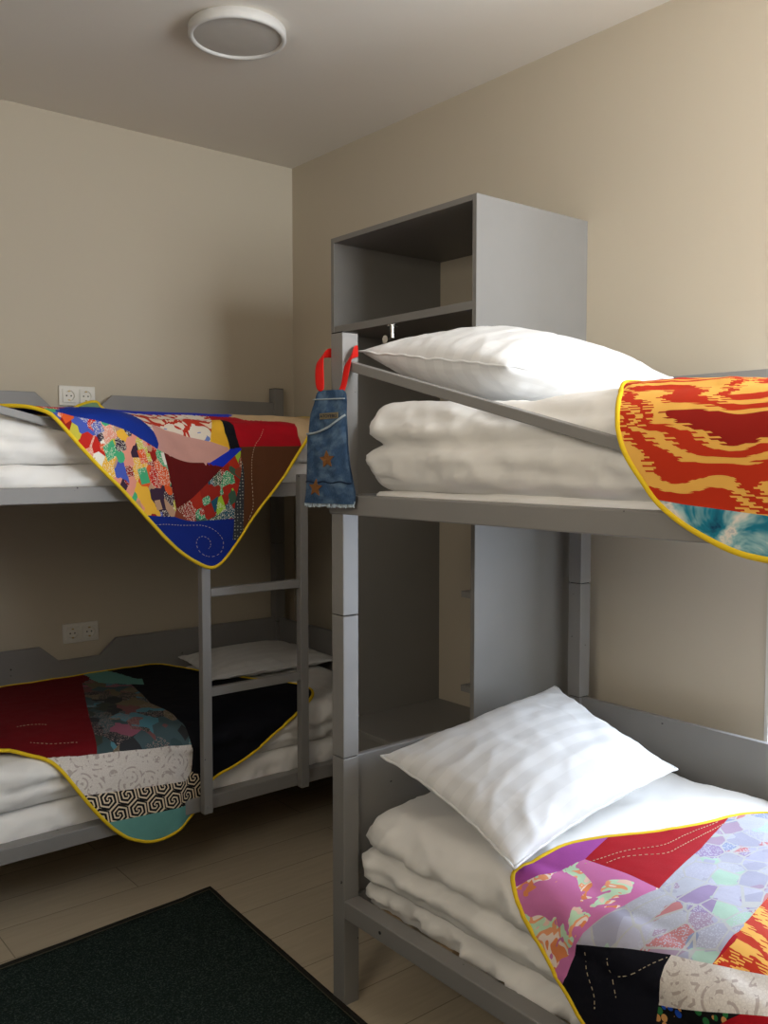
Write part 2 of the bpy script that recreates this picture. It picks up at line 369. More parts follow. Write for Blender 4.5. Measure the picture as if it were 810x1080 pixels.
# ------------------------------------------------------------------ wardrobe
def wardrobe():
    x0, x1, y0, y1, H, T = 1.958, WB, 1.964, 2.706, 2.239, .018
    t = thing('wardrobe', 'tall open grey wardrobe against the wall behind the bunk', 'wardrobe', ((x0+x1)/2, (y0+y1)/2, 0))
    ox, oy = (x0+x1)/2, (y0+y1)/2
    def part(n, *b): return box_obj(n, (b[0]-ox, b[1]-ox, b[2]-oy, b[3]-oy, b[4], b[5]), M['ward'], t, .0012)
    part('side_panel', x0, x1, y0, y0+T, 0, H); part('side_panel', x0, x1, y1-T, y1, 0, H)
    part('top_panel', x0, x1, y0+T, y1-T, H-T, H)
    part('shelf', x0+.001, x1, y0+T, y1-T, 1.898, 1.924)
    part('bottom_panel', x0+.001, x1, y0+T, y1-T, .455, .474)
    part('front_board', x0+.01, x0+.028, y0+T, y1-T, .06, .455); part('plinth', x0+.05, x0+.068, y0+T, y1-T, 0, .06)
    for z in (1.012, .712):
        bm = bmesh.new(); prism(bm, [(x0+.03-ox, y0+T-oy), (x0+.03-ox, y0+T+.072-oy), (x0+.055-ox, y0+T+.072-oy), (x0+.36-ox, y0+T+.012-oy), (x0+.36-ox, y0+T-oy)], 'z', z, z+.02, .001)
        mesh_obj('corner_shelf', bm, M['ward'], t)
    r = D.objects.new('hanging_rail', None); link(r, t); yy = 2.385-oy; xx = x0+.012-ox; dz = 0
    bm = bmesh.new(); cyl(bm, (xx+.012, yy, 1.8935), (xx+.012, yy, 1.898), .019); mesh_obj('mount_plate', bm, M['chrome'], r); bm = bmesh.new(); cyl(bm, (xx+.012, yy, 1.855), (xx+.012, yy, 1.894), .0075, r2=.0085); mesh_obj('bracket', bm, M['chrome'], r)
    bm = bmesh.new(); cyl(bm, (xx-.022, yy, 1.847), (xx-.016, yy, 1.847), .014); cyl(bm, (xx-.016, yy, 1.847), (xx+.33, yy, 1.847), .0045); mesh_obj('pull_rod', bm, M['chrome'], r)
    bm = bmesh.new(); cyl(bm, (xx+.3, yy, 1.85), (xx+.3, yy, 1.898), .007); mesh_obj('bracket', bm, M['chrome'], r)
wardrobe()

# ------------------------------------------------------------------ bedding
def fbm(p, o=3):
    v = 0; a = 1.
    for _ in range(o): v += a*noise.noise(p); p = p*2.03; a *= .5
    return v
def ridge(p): return (1-abs(noise.noise(p)))**3
LUMPS = {}
def lump(name, fr, x0, x1, y0, y1, z0, z1, r, amp, seed, mat, label, cat, group, sag=0, folds=(), warp=1.0, step=.0125, tilt=0):
    """A stuffed slab of bedding with rounded edges and creased cloth, in bunk coordinates."""
    cx, cy, cz = (x0+x1)/2, (y0+y1)/2, (z0+z1)/2; hx, hy, hz = (x1-x0)/2, (y1-y0)/2, (z1-z0)/2
    nx, ny, nz = [max(4, round(2*h/step)) for h in (hx, hy, hz)]
    verts, idx, faces = [], {}, []
    def V(i, j, k):
        key = (i, j, k)
        if key in idx: return idx[key]
        def remap(i, n, h):
            # crowd the samples towards the rounded edges
            return (2*i/n-1)*h
        p = Vector((remap(i, nx, hx), remap(j, ny, hy), remap(k, nz, hz)))
        rz = min(r, hz); q = Vector((max(-hx+r, min(hx-r, p.x)), max(-hy+r, min(hy-r, p.y)), max(-hz+rz, min(hz-rz, p.z))))
        d = p-q; dd = Vector((d.x/r, d.y/r, d.z/rz)); L = dd.length
        if L > 1e-6:
            m = max(abs(dd.x), abs(dd.y), abs(dd.z)); dd *= m/L*1.0
        nrm = dd.normalized() if L > 1e-6 else Vector((0, 0, 1))
        p = q+Vector((dd.x*r, dd.y*r, dd.z*rz))
        s = Vector((seed*3.1, seed*1.7, seed*.9))
        w = fbm(Vector((p.x*2.6, p.y*3.2, p.z*7))+s)*.9 + (ridge(Vector((p.x*5, p.y*6, p.z*11))+s*2+Vector((0, 0, p.x*2)))-.55)*.9 + (ridge(Vector((p.x*15, p.y*13, p.z*17))+s)-.5)*.35
        up = 1 if nrm.z < .2 else 1-.35*nrm.z
        if k == 0: w *= .1
        p += nrm*amp*w*up
        if sag and p.z > 0: p.z += sag*(1-(p.x/hx)**2)*(1-(p.y/hy)**2)
        side = 1-abs(nrm.z)
        for zc, dep, wid, fs in folds:     # a fold line that wanders round the side of the bedding
            zz = (2*zc-1)*hz+.022*noise.noise(Vector((p.x*2.4, p.y*2, fs*1.7)))+.010*noise.noise(Vector((p.x*8, p.y*8, fs)))
            p -= nrm*side*dep*math.exp(-((p.z-zz)/wid)**2)*(.75+.6*noise.noise(Vector((p.x*3, p.y*3, fs*2.2))))
        p += nrm*side*amp*1.25*((ridge(Vector((p.x*7.5+p.z*6, p.y*7, p.z*4+seed)))-.5)+.8*(ridge(Vector((p.x*19-p.z*14, p.y*17, p.z*9+seed*2)))-.5))
        wz = .016*noise.noise(Vector((p.x*1.9, p.y*1.1, seed*1.3)))*min(1, max(0, (p.z+hz)/(2*hz)))*warp
        wy = .014*noise.noise(Vector((p.x*2.3, p.z*6, seed*2.1)))*warp
        p.z += wz; p.y += wy
        if p.z > -hz*.5: p.z -= tilt*p.x/hx*(p.z+hz)/(2*hz)
        p.z = max(p.z, -hz)
        idx[key] = len(verts); verts.append((p.x+cx, p.y+cy, p.z+cz)); return idx[key]
    for i in range(nx):
        for j in range(ny):
            faces.append((V(i, j, nz), V(i+1, j, nz), V(i+1, j+1, nz), V(i, j+1, nz))); faces.append((V(i, j, 0), V(i, j+1, 0), V(i+1, j+1, 0), V(i+1, j, 0)))
    for i in range(nx):
        for k in range(nz):
            faces.append((V(i, 0, k), V(i+1, 0, k), V(i+1, 0, k+1), V(i, 0, k+1))); faces.append((V(i, ny, k), V(i, ny, k+1), V(i+1, ny, k+1), V(i+1, ny, k)))
    for j in range(ny):
        for k in range(nz):
            faces.append((V(0, j, k), V(0, j, k+1), V(0, j+1, k+1), V(0, j+1, k))); faces.append((V(nx, j, k), V(nx, j+1, k), V(nx, j+1, k+1), V(nx, j, k+1)))
    me = D.meshes.new(name); me.from_pydata([(v[0]-cx, v[1]-cy, v[2]-z0) for v in verts], [], faces); me.materials.append(mat)
    me.polygons.foreach_set('use_smooth', [True]*len(me.polygons))
    LUMPS.setdefault(fr[1] == 0.0, []).append(([Vector(v) for v in verts], faces))
    o = D.objects.new(name, me); link(o)
    mw = Matrix.Translation(fr[0]) @ Matrix.Rotation(fr[1], 4, 'Z')
    o.location = mw @ Vector((cx, cy, z0)); o.rotation_euler = (0, 0, fr[1])
    return tag(o, label, cat, group)
GM, GD = 'mattresses on the bunks', 'white duvets on the bunks'
S = M['sheet']
lump('mattress', RB, .06, 1.93, .064, .955, .263, .336, .03, .020, 1, S, 'thin sheeted mattress under the white duvet on the lower front bunk', 'mattress', GM)
lump('duvet', RB, .052, 1.93, .032, .955, .333, .540, .075, .013, 3, S, 'folded white duvet under the pastel quilt on the lower front bunk', 'duvet', GD, .006, [(.47, .034, .016, 1), (.16, .012, .012, 6)])
lump('mattress', RB, .08, 1.93, .075, .955, 1.33, 1.368, .018, .005, 4, S, 'thin sheeted mattress under the thick duvet on the upper front bunk', 'mattress', GM)
lump('duvet', RB, .050, 1.93, .040, .955, 1.362, 1.578, .085, .011, 5, S, 'thick folded white duvet under the pillow on the upper front bunk', 'duvet', GD, -.004, [(.53, .036, .013, 2), (.80, .014, .014, 7), (.22, .010, .010, 8)], tilt=.02)
lump('mattress', LB, .06, 1.93, .040, .945, .273, .375, .04, .010, 6, S, 'sheeted mattress under the duvet on the lower bunk with ladder', 'mattress', GM)
lump('duvet', LB, .06, 1.935, .030, .945, .372, .532, .07, .011, 7, S, 'white duvet under the black and red quilt on the lower bunk with ladder', 'duvet', GD, .002, [(.42, .024, .014, 3)])
lump('mattress', LB, .06, 1.93, .036, .945, 1.336, 1.43, .04, .010, 8, S, 'sheeted mattress under the duvet on the upper bunk with ladder', 'mattress', GM)
lump('duvet', LB, .06, 1.93, .034, .93, 1.428, 1.575, .06, .010, 9, S, 'white duvet under the blue scrap quilt on the upper bunk with ladder', 'duvet', GD, .008, [(.45, .014, .012, 4)])

def pillow(corners, thick, down, seed, floor, mat, label, n=64):
    """Stuffed pillow through four corner points A,B,C,D (A-B long edge), flattened below where it rests at height floor."""
    A, B, C_, D_ = [Vector(c) for c in corners]; cen = (A+B+C_+D_)/4
    nrm = (B-A).cross(D_-A).normalized()
    if nrm.z < 0: nrm = -nrm
    ex, ey = (B-A).normalized(), (D_-A).normalized()
    bm = bmesh.new(); uvl = bm.loops.layers.uv.new('uv'); G = {}
    for side in (1, -1):
        for i in range(n+1):
            for j in range(n+1):
                edge = i in (0, n) or j in (0, n)
                if side < 0 and edge: G[side, i, j] = G[1, i, j]; continue
                u, v = 2*i/n-1, 2*j/n-1
                pu = u*(1-.075*(1-v*v)); pv = v*(1-.085*(1-u*u))
                a, b = (pu+1)/2, (pv+1)/2
                p = A.lerp(B, a).lerp(D_.lerp(C_, a), b)
                prof = max(0, (1-u*u)*(1-v*v))**.52
                q = Vector((u*2.2, v*1.8, seed*2.3+side))
                rad = min(1, 1.6*(1-prof))
                wr = (ridge(Vector((u*2.6+v, v*2.3-u*.7, seed)))-.55)*.5+(ridge(Vector((u*6, v*5, seed+3)))-.5)*.22*rad
                h = prof*(thick if side > 0 else -down)*(1+.07*fbm(q))+ (wr*.013*(.25+rad) if not edge else 0)*side*min(1, prof*3)
                p = p+nrm*h
                if side < 0: p.z = max(p.z, min(floor, A.lerp(B, a).lerp(D_.lerp(C_, a), b).z))
                if edge: p += nrm*.006*noise.noise(Vector((u*6, v*6, seed)))
                G[side, i, j] = bm.verts.new(p-cen)
        for i in range(n):
            for j in range(n):
                ks = ((i, j), (i+1, j), (i+1, j+1), (i, j+1))
                f = bm.faces.new([G[(side, *k)] for k in (ks if side > 0 else ks[::-1])])
                for lp, k in zip(f.loops, ks if side > 0 else ks[::-1]): lp[uvl].uv = (k[0]/n, k[1]/n)
    bmesh.ops.recalc_face_normals(bm, faces=bm.faces[:])
    ring = [(i, 0) for i in range(n)]+[(n, j) for j in range(n)]+[(n-i, n) for i in range(n)]+[(0, n-j) for j in range(n)]
    pts = [G[(1, *k)].co.copy() for k in ring]
    o = mesh_obj('pillow', bm, mat, None, True, cen); tag(o, label, 'pillow', 'white pillows')
    bm = bmesh.new(); tube(bm, pts, .0032, 6, True); mesh_obj('piping', bm, mat, o, True)
    return o
pillow([(1.47, 1.815, .672), (2.19, 1.84, .735), (2.10, 1.345, .625), (1.415, 1.295, .572)], .085, .07, 1, .566, M['pillow'], 'striped white pillow on the lower front bunk')
pillow([(1.50, 1.945, 1.735), (2.17, 1.95, 1.735), (2.16, 1.42, 1.665), (1.49, 1.40, 1.652)], .10, .11, 2, 1.590, M['pillow'], 'plump white pillow on the upper front bunk')
pillow([(1.80, 3.64, .575), (2.33, 3.64, .575), (2.33, 3.15, .575), (1.70, 3.17, .575)], .055, .04, 3, .546, M['pillow'], 'flat white pillow in the dark on the lower ladder bunk')

# ------------------------------------------------------------------ patchwork quilts
P = {}
P['blue'] = mat_cloth('royal_blue_cotton', srgb(18, 50, 150)); P['royal'] = mat_cloth('bright_blue_cotton', srgb(24, 50, 195)); P['navy'] = mat_cloth('navy_blue_cotton', srgb(14, 40, 130))
P['maroon'] = mat_cloth('maroon_cotton', srgb(100, 16, 14)); P['red'] = mat_cloth('red_cotton', srgb(172, 8, 26)); P['dark_red'] = mat_cloth('dark_red_cotton', srgb(112, 10, 20))
P['lining'] = mat_cloth('dusty_pink_cotton', srgb(212, 160, 150)); P['yellow'] = mat_cloth('yellow_cotton', srgb(240, 185, 55)); P['black'] = mat_cloth('black_cotton', srgb(14, 15, 24))
P['navy_black'] = mat_cloth('blue_black_cotton', srgb(15, 16, 28)); P['tan'] = mat_cloth('tan_cotton', srgb(205, 175, 135)); P['brown'] = mat_cloth('brown_corduroy', srgb(92, 54, 30)); P['sage'] = mat_cloth('sage_cotton', srgb(125, 160, 125))
P['teal'] = mat_cloth('teal_cotton', srgb(110, 170, 162)); P['purple'] = mat_cloth('purple_cotton', srgb(172, 80, 166)); P['grey_dots'] = mat_dots('grey_dotted_cotton')
P['ikat'] = mat_ikat('red_yellow_ikat'); P['tie_dye'] = mat_tie_dye('blue_tie_dye'); P['lace'] = mat_lace('cream_brocade', srgb(222, 215, 208), srgb(182, 170, 164)); P['key_pattern'] = mat_key('black_cream_key_print')
P['pink_floral'] = mat_pink_floral('pink_floral_cotton'); P['dark_floral'] = mat_dark_floral('dark_floral_cotton'); P['red_white_print'] = mat_print('red_white_print')
P['scraps'] = mat_scraps('bright_scraps', [srgb(*c) for c in ((196, 40, 30), (150, 30, 24), (200, 190, 70), (70, 170, 120), (235, 230, 220), (225, 90, 40), (70, 90, 180), (40, 70, 60), (225, 150, 130), (235, 180, 60), (60, 40, 60), (190, 150, 120))], 27)
P['red_green_scraps'] = mat_scraps('red_green_scraps', [srgb(*c) for c in ((170, 40, 25), (150, 36, 22), (150, 190, 50), (30, 80, 100), (40, 150, 100), (170, 44, 24), (60, 90, 70), (130, 60, 40))], 26)
P['dark_scraps'] = mat_scraps('muted_floral_scraps', [srgb(*c) for c in ((70, 90, 96), (60, 66, 60), (120, 80, 80), (80, 130, 145), (50, 52, 56), (110, 100, 80), (150, 90, 110), (60, 80, 84))], 17, True, .0, srgb(150, 130, 125))
P['pale_scraps'] = mat_scraps('pale_lavender_scraps', [srgb(*c) for c in ((160, 160, 180), (176, 178, 190), (150, 132, 168), (134, 144, 174), (164, 192, 176), (166, 166, 182), (160, 140, 162), (176, 178, 190), (186, 122, 124), (168, 168, 190), (176, 176, 194))], 20, True, .45, srgb(184, 186, 200))
PROF_APEX = None
# shared by scene.py (pasted) and the offline fitting
import math
def poly_at(P, s):
    # P: list of (ly,z,arclength) ; s arclength
    for i in range(len(P)-1):
        if s <= P[i+1][2] or i == len(P)-2:
            t = (s-P[i][2])/(P[i+1][2]-P[i][2])
            return P[i][0]+(P[i+1][0]-P[i][0])*t, P[i][1]+(P[i+1][1]-P[i][1])*t
def smooth_profile(pts, k, apex):
    # chaikin-smoothed polyline with arclength measured from point nearest to apex height
    for _ in range(3):
        q=[pts[0]]
        for a,b in zip(pts,pts[1:]):
            q.append((a[0]*.75+b[0]*.25,a[1]*.75+b[1]*.25)); q.append((a[0]*.25+b[0]*.75,a[1]*.25+b[1]*.75))
        q.append(pts[-1]); pts=q
    L=[0.]
    for a,b in zip(pts,pts[1:]): L.append(L[-1]+math.hypot(b[0]-a[0],b[1]-a[1]))
    i0=min(range(len(pts)),key=lambda i:abs(pts[i][0]-apex))
    return [(p[0],p[1],l-L[i0]) for p,l in zip(pts,L)]
def sm(x,a,b):
    t=min(1,max(0,(x-a)/(b-a))); return t*t*(3-2*t)
PROF={
 'UL':([(-.05,1.05),(-.05,1.36),(-.042,1.42),(0,1.50),(.06,1.555),(.14,1.595),(.25,1.612),(.6,1.615),(.84,1.615),(.91,1.62),(.945,1.70),(.945,1.80)],
       [(-.055,1.05),(-.055,1.40),(-.055,1.50),(-.045,1.57),(0,1.60),(.06,1.605),(.2,1.612),(.6,1.615),(.84,1.615),(.91,1.62),(.945,1.70),(.945,1.80)],.06,(1.02,.74)),
 'LL':([(-.02,.10),(-.02,.34),(-.008,.40),(.01,.46),(.05,.52),(.12,.55),(.25,.56),(.5,.56),(.95,.55)],
       [(.012,.10),(.012,.34),(.016,.40),(.022,.46),(.055,.52),(.12,.55),(.25,.56),(.5,.56),(.95,.55)],.06,(.95,1.02)),
 'UR':([(-.02,1.00),(-.02,1.40),(-.017,1.47),(0,1.53),(.04,1.565),(.10,1.580),(.2,1.588),(.5,1.588),(.93,1.588)],
       [(-.02,1.00),(-.02,1.40),(-.017,1.47),(0,1.53),(.04,1.565),(.10,1.580),(.2,1.588),(.5,1.588),(.93,1.588)],.05,(0,1)),
 'LR':([(.004,.0),(.004,.32),(.008,.40),(.02,.47),(.06,.53),(.13,.565),(.25,.58),(.5,.585),(.93,.585)],
       [(.004,.0),(.004,.32),(.008,.40),(.02,.47),(.06,.53),(.13,.565),(.25,.58),(.5,.585),(.93,.585)],.06,(0,1)),
}
def make_prof(key):
    a,b,ap,rng=PROF[key]
    return smooth_profile(a,3,ap),smooth_profile(b,3,ap),rng
def drape_local(pr,a,s):
    A,B,rng=pr
    w=sm(a,*rng) if rng[1]>rng[0] else 1-sm(a,rng[1],rng[0])
    y0,z0=poly_at(A,s)
    if w<=0: return a,y0,z0
    y1,z1=poly_at(B,s)
    return a,y0+(y1-y0)*w,z0+(z1-z0)*w
QUILT_DATA = {'UL':{'outline':[(0.4,0.1),(0.4996,-0.0375),(0.5455,-0.0746),(0.5889,-0.1443),(0.7053,-0.2756),(0.8071,-0.3671),(0.9119,-0.4287),(1.0121,-0.4739),(1.0429,-0.4915),(1.069,-0.4998),(1.0919,-0.4952),(1.1207,-0.4751),(1.1757,-0.4113),(1.2397,-0.3258),(1.3373,-0.225),(1.4438,-0.1075),(1.4882,-0.0673),(1.8,0.28),(1.45,0.6),(1.1,0.89),(1.085,0.935),(0.96,0.885),(0.62,0.6),(0.42,0.35),(0.38,0.2)],'patches':[('blue',[(0.5776,-0.085),(0.6529,-0.0887),(0.7757,-0.0841),(0.8649,-0.0395),(0.8896,-0.0867),(0.8959,-0.1305),(0.8887,-0.1523),(0.8204,-0.1489),(0.7516,-0.1373),(0.6874,-0.1176),(0.621,-0.104)]),('maroon',[(0.9107,-0.1512),(1.1235,-0.165),(0.9462,-0.3163)]),('lining',[(0.9029,-0.0295),(1.0021,-0.0412),(1.1002,-0.0685),(1.16,-0.0938),(1.1595,-0.107),(1.0797,-0.1496),(1.0084,-0.133),(0.9107,-0.1512),(0.8887,-0.1523),(0.8959,-0.1305),(0.8896,-0.0867)]),('red_white_print',[(0.8075,-0.0832),(1.0294,0.0646),(1.1529,0.0603),(1.1479,0.035),(1.1027,-0.0685),(1.0021,-0.0412),(0.9029,-0.0295),(0.8896,-0.0867),(0.8649,-0.0395)]),('yellow',[(1.1504,0.0402),(1.1807,0.0345),(1.1749,-0.0256),(1.1667,-0.0956),(1.1599,-0.101),(1.1027,-0.0676)]),('black',[(1.1512,0.0518),(1.2075,0.0433),(1.2179,0.0035),(1.2066,-0.0914),(1.1655,-0.0995),(1.1749,-0.0256),(1.1807,0.0345)]),('royal',[(1.2062,-0.0926),(1.2134,-0.0991),(1.1218,-0.1667),(1.0759,-0.1507),(1.1625,-0.1033)]),('tan',[(1.3066,0.0715),(1.5667,0.0941),(1.472,-0.0764),(1.4623,-0.085),(1.4709,-0.0338),(1.4753,0.0133),(1.4484,0.0668)]),('red',[(1.1735,0.0574),(1.4484,0.0668),(1.4753,0.0133),(1.4709,-0.0338),(1.4623,-0.085),(1.208,-0.0894),(1.2179,0.0035),(1.2075,0.0433)]),('brown',[(1.208,-0.0894),(1.4809,-0.0848),(1.3615,-0.2089),(1.2433,-0.3369),(1.1904,-0.4153),(1.1908,-0.3767),(1.2018,-0.1396)]),('grey_dots',[(1.2027,-0.136),(1.1908,-0.3767),(1.1903,-0.4218),(1.1503,-0.4098),(1.161,-0.2857)]),('red_green_scraps',[(1.2072,-0.0953),(1.2027,-0.136),(1.161,-0.2857),(1.1569,-0.3398),(0.9397,-0.344),(0.9462,-0.3163),(1.1235,-0.165)]),('navy',[(0.8287,-0.39),(0.9397,-0.344),(1.1569,-0.3398),(1.1503,-0.4098),(1.1977,-0.419),(1.1674,-0.5106),(0.9908,-0.531),(0.7964,-0.4504)]),('scraps',[(0.5465,-0.0208),(0.5776,-0.085),(0.621,-0.104),(0.6874,-0.1176),(0.7516,-0.1373),(0.8204,-0.1489),(0.8887,-0.1523),(0.9107,-0.1512),(0.9462,-0.3163),(0.9397,-0.344),(0.8287,-0.39),(0.6495,-0.2822)]),('sage',[(0.86,0.8),(1.25,0.82),(1.12,1.1),(0.95,1.1)]),('royal',[(0.5,0.15),(1.3,0.15),(1.3,0.3),(0.6,0.5)]),('scraps',[(0.7,0.3),(1.3,0.3),(1.25,0.82),(0.86,0.8)]),('tan',[(1.3,0.12),(1.9,0.12),(1.9,0.4),(1.3,0.4)]),('red',[(1.3,0.4),(1.9,0.4),(1.2,0.9)])],'stitches':[[(0.8765,-0.3982),(0.9193,-0.3753),(1.0104,-0.351),(1.0689,-0.3643),(1.1074,-0.3947),(1.1176,-0.4271),(1.1031,-0.4548),(1.0676,-0.465),(1.0296,-0.4498),(1.0129,-0.4178),(1.02,-0.3962),(1.0408,-0.3911),(1.0649,-0.405),(1.0681,-0.4272),(1.0575,-0.436)],[(1.3339,-0.0102),(1.3028,-0.0521),(1.2677,-0.0829),(1.239,-0.1396),(1.2261,-0.2004),(1.2297,-0.2554),(1.2325,-0.3041),(1.2133,-0.3454)]]},'LL':{'outline':[(0.1,0.16),(0.445,0.1047),(0.5019,0.0429),(0.554,0.0032),(0.5828,-0.0309),(0.6222,-0.1047),(0.668,-0.1788),(0.7191,-0.2454),(0.7568,-0.2828),(0.788,-0.3066),(0.8445,-0.3313),(0.8853,-0.3361),(0.9189,-0.3324),(0.9888,-0.3106),(1.0291,-0.2826),(1.051,-0.2486),(1.0733,-0.2077),(1.1105,-0.1734),(1.1932,-0.154),(1.2798,-0.1194),(1.3745,-0.0633),(1.4824,-0.0187),(1.5982,0.0518),(1.6115,0.1433),(1.5476,0.2642),(1.4626,0.4158),(1.3929,0.6932),(1.3484,0.8953),(1.24,0.895),(0.6,0.895),(0.12,0.895)],'patches':[('dark_red',[(0.05,0.8),(0.6634,0.8504),(0.9517,0.7587),(0.7782,0.2383),(0.7054,-0.0188),(0.5604,0.0053),(0.4995,0.003),(0.255,-0.0165)]),('dark_scraps',[(0.9517,0.7587),(1.0823,0.5752),(1.0168,0.2613),(1.0263,0.1058),(1.0193,-0.0201),(1.021,-0.0533),(0.7054,-0.0188),(0.7782,0.2383)]),('lace',[(0.5433,0.0061),(0.7054,-0.0188),(1.0212,-0.0524),(1.0305,-0.0788),(1.0212,-0.1395),(0.9962,-0.1659),(0.6543,-0.1351),(0.5922,-0.1094)]),('key_pattern',[(0.6336,-0.1332),(0.6543,-0.1351),(0.9962,-0.1659),(1.0212,-0.1395),(1.0604,-0.1574),(1.1033,-0.1718),(1.0728,-0.2307),(1.0296,-0.2499),(0.7132,-0.2336),(0.6868,-0.234)]),('teal',[(0.6869,-0.2325),(0.7132,-0.2336),(1.0225,-0.2499),(1.1019,-0.231),(1.0083,-0.4183),(0.7935,-0.3548)]),('teal',[(1.0127,0.6982),(1.0511,0.7537),(1.1607,0.6524),(1.1188,0.5422)]),('black',[(1.0604,-0.1574),(1.0212,-0.1395),(1.0305,-0.0788),(1.021,-0.0533),(1.0193,-0.0201),(1.0263,0.1058),(1.0168,0.2613),(1.0823,0.5752),(1.29,0.8953),(1.7614,0.1725),(1.6392,-0.0043),(1.1095,-0.2129)]),('dark_red',[(0.05,0.8),(0.6,0.9),(0.6,0.5),(0.05,0.5)])],'stitches':[[(0.5473,0.2688),(0.5992,0.2678),(0.6329,0.2289)],[(0.5365,0.1033),(0.5799,0.0743),(0.6341,0.0575),(0.6645,0.0404)]]},'UR':{'outline':[(0.83,0.0751),(0.83,0.0551),(0.877,-0.0306),(0.8932,-0.0675),(0.9014,-0.0959),(0.9245,-0.1397),(0.9628,-0.1867),(0.9909,-0.2224),(1.0348,-0.2531),(1.0803,-0.2761),(1.1404,-0.2982),(1.1967,-0.3057),(1.2569,-0.3076),(1.35,-0.33),(1.75,-0.3),(1.8,0.1),(1.8,0.7),(1.0,0.7),(0.86,0.55)],'patches':[('ikat',[(0.78,0.0651),(0.9274,-0.2078),(0.9908,-0.2175),(1.0432,-0.2237),(1.1947,-0.2356),(1.2695,-0.2433),(1.9,-0.22),(1.9,0.9),(0.7,0.9)]),('tie_dye',[(0.9676,-0.2166),(0.9908,-0.2175),(1.0432,-0.2237),(1.1947,-0.2356),(1.2695,-0.2433),(1.9,-0.22),(1.9,-0.5),(1.0,-0.5),(0.9898,-0.3388)])],'stitches':[]},'LR':{'outline':[(0.5948,0.0017),(0.646,-0.0391),(0.6874,-0.0782),(0.7241,-0.1057),(0.7606,-0.138),(0.7996,-0.1699),(0.8222,-0.1973),(0.9,-0.24),(1.05,-0.27),(1.25,-0.27),(1.75,-0.25),(1.78,0.6),(0.84,0.66),(0.8256,0.6653),(0.7821,0.5888),(0.7637,0.4735),(0.7264,0.3752),(0.6612,0.2482),(0.62,0.1638),(0.6076,0.0801),(0.5942,0.0216)],'patches':[('purple',[(0.5909,-0.0137),(0.5823,0.0188),(0.5982,0.2075),(0.6565,0.2614),(0.6656,0.2494),(0.6908,0.1319),(0.6696,0.0469),(0.622,-0.0103)]),('red',[(0.6656,0.2494),(0.6473,0.2737),(0.7556,0.5072),(0.7679,0.6136),(0.7761,0.5862),(0.8346,0.3583),(0.8735,0.1383),(0.7902,0.1418),(0.6908,0.1319)]),('pink_floral',[(0.622,-0.0103),(0.6696,0.0469),(0.6908,0.1319),(0.7902,0.1418),(0.8735,0.1383),(0.8424,0.0349),(0.8016,-0.0552),(0.7895,-0.099),(0.7815,-0.1287),(0.7675,-0.1598),(0.5984,-0.0429)]),('pale_scraps',[(0.8735,0.1383),(0.8346,0.3583),(0.7761,0.5862),(0.7592,0.6511),(0.8338,0.7426),(1.0145,0.4277),(1.0557,0.1611),(1.0648,0.0183),(0.9925,0.0006),(0.8988,-0.026),(0.8016,-0.0552),(0.8424,0.0349)]),('ikat',[(1.0648,0.0183),(1.0711,0.0828),(1.0557,0.1611),(1.0145,0.4277),(1.12,0.4537),(1.2393,0.0735),(1.1533,0.0459)]),('lace',[(0.9925,0.0006),(1.0648,0.0183),(1.1533,0.0459),(1.2393,0.0735),(1.2538,0.0024),(1.1823,-0.0217),(1.0882,-0.0543),(0.9907,-0.0853)]),('dark_floral',[(0.9907,-0.0853),(1.0882,-0.0543),(1.1823,-0.0217),(1.2538,0.0024),(1.3,0.7),(1.3,0.1),(0.9901,-0.1716)]),('navy_black',[(0.8016,-0.0552),(0.8988,-0.026),(0.9925,0.0006),(0.9907,-0.0853),(0.9901,-0.1716),(1.0,-0.3),(0.7465,-0.2587),(0.7675,-0.1598),(0.7815,-0.1287),(0.7895,-0.099)]),('red',[(1.0,0.1),(1.3,0.1),(1.3,-0.3),(1.0,-0.3)]),('pale_scraps',[(1.3,-0.3),(1.8,-0.3),(1.8,0.2),(1.3,0.2)]),('blue',[(1.3,0.2),(1.8,0.2),(1.8,0.7),(1.3,0.7)])],'stitches':[[(0.7024,0.1171),(0.7182,0.1727),(0.7331,0.238),(0.7741,0.3037),(0.7726,0.3618),(0.7787,0.4491),(0.7805,0.5195)],[(0.7355,0.1497),(0.7426,0.1905),(0.7704,0.2378),(0.8025,0.2792),(0.7991,0.332),(0.8003,0.4337),(0.7935,0.5265)],[(0.8226,-0.0613),(0.8251,-0.0876),(0.838,-0.1094),(0.8521,-0.1306),(0.8545,-0.1572)],[(0.8761,-0.0519),(0.8865,-0.0794),(0.901,-0.112)],[(0.8945,-0.076),(0.929,-0.0612),(0.9558,-0.0358),(0.9898,-0.0063)]]}}
from mathutils.bvhtree import BVHTree
def inside(pt, poly):
    x, y = pt; c = False; n = len(poly)
    for i in range(n):
        (x1, y1), (x2, y2) = poly[i], poly[(i+1) % n]
        if (y1 > y) != (y2 > y) and x < (x2-x1)*(y-y1)/(y2-y1)+x1: c = not c
    return c
def seg_dist(p, a, b):
    dx, dy = b[0]-a[0], b[1]-a[1]; L = dx*dx+dy*dy
    t = 0 if L == 0 else max(0, min(1, ((p[0]-a[0])*dx+(p[1]-a[1])*dy)/L))
    return math.hypot(p[0]-a[0]-t*dx, p[1]-a[1]-t*dy)
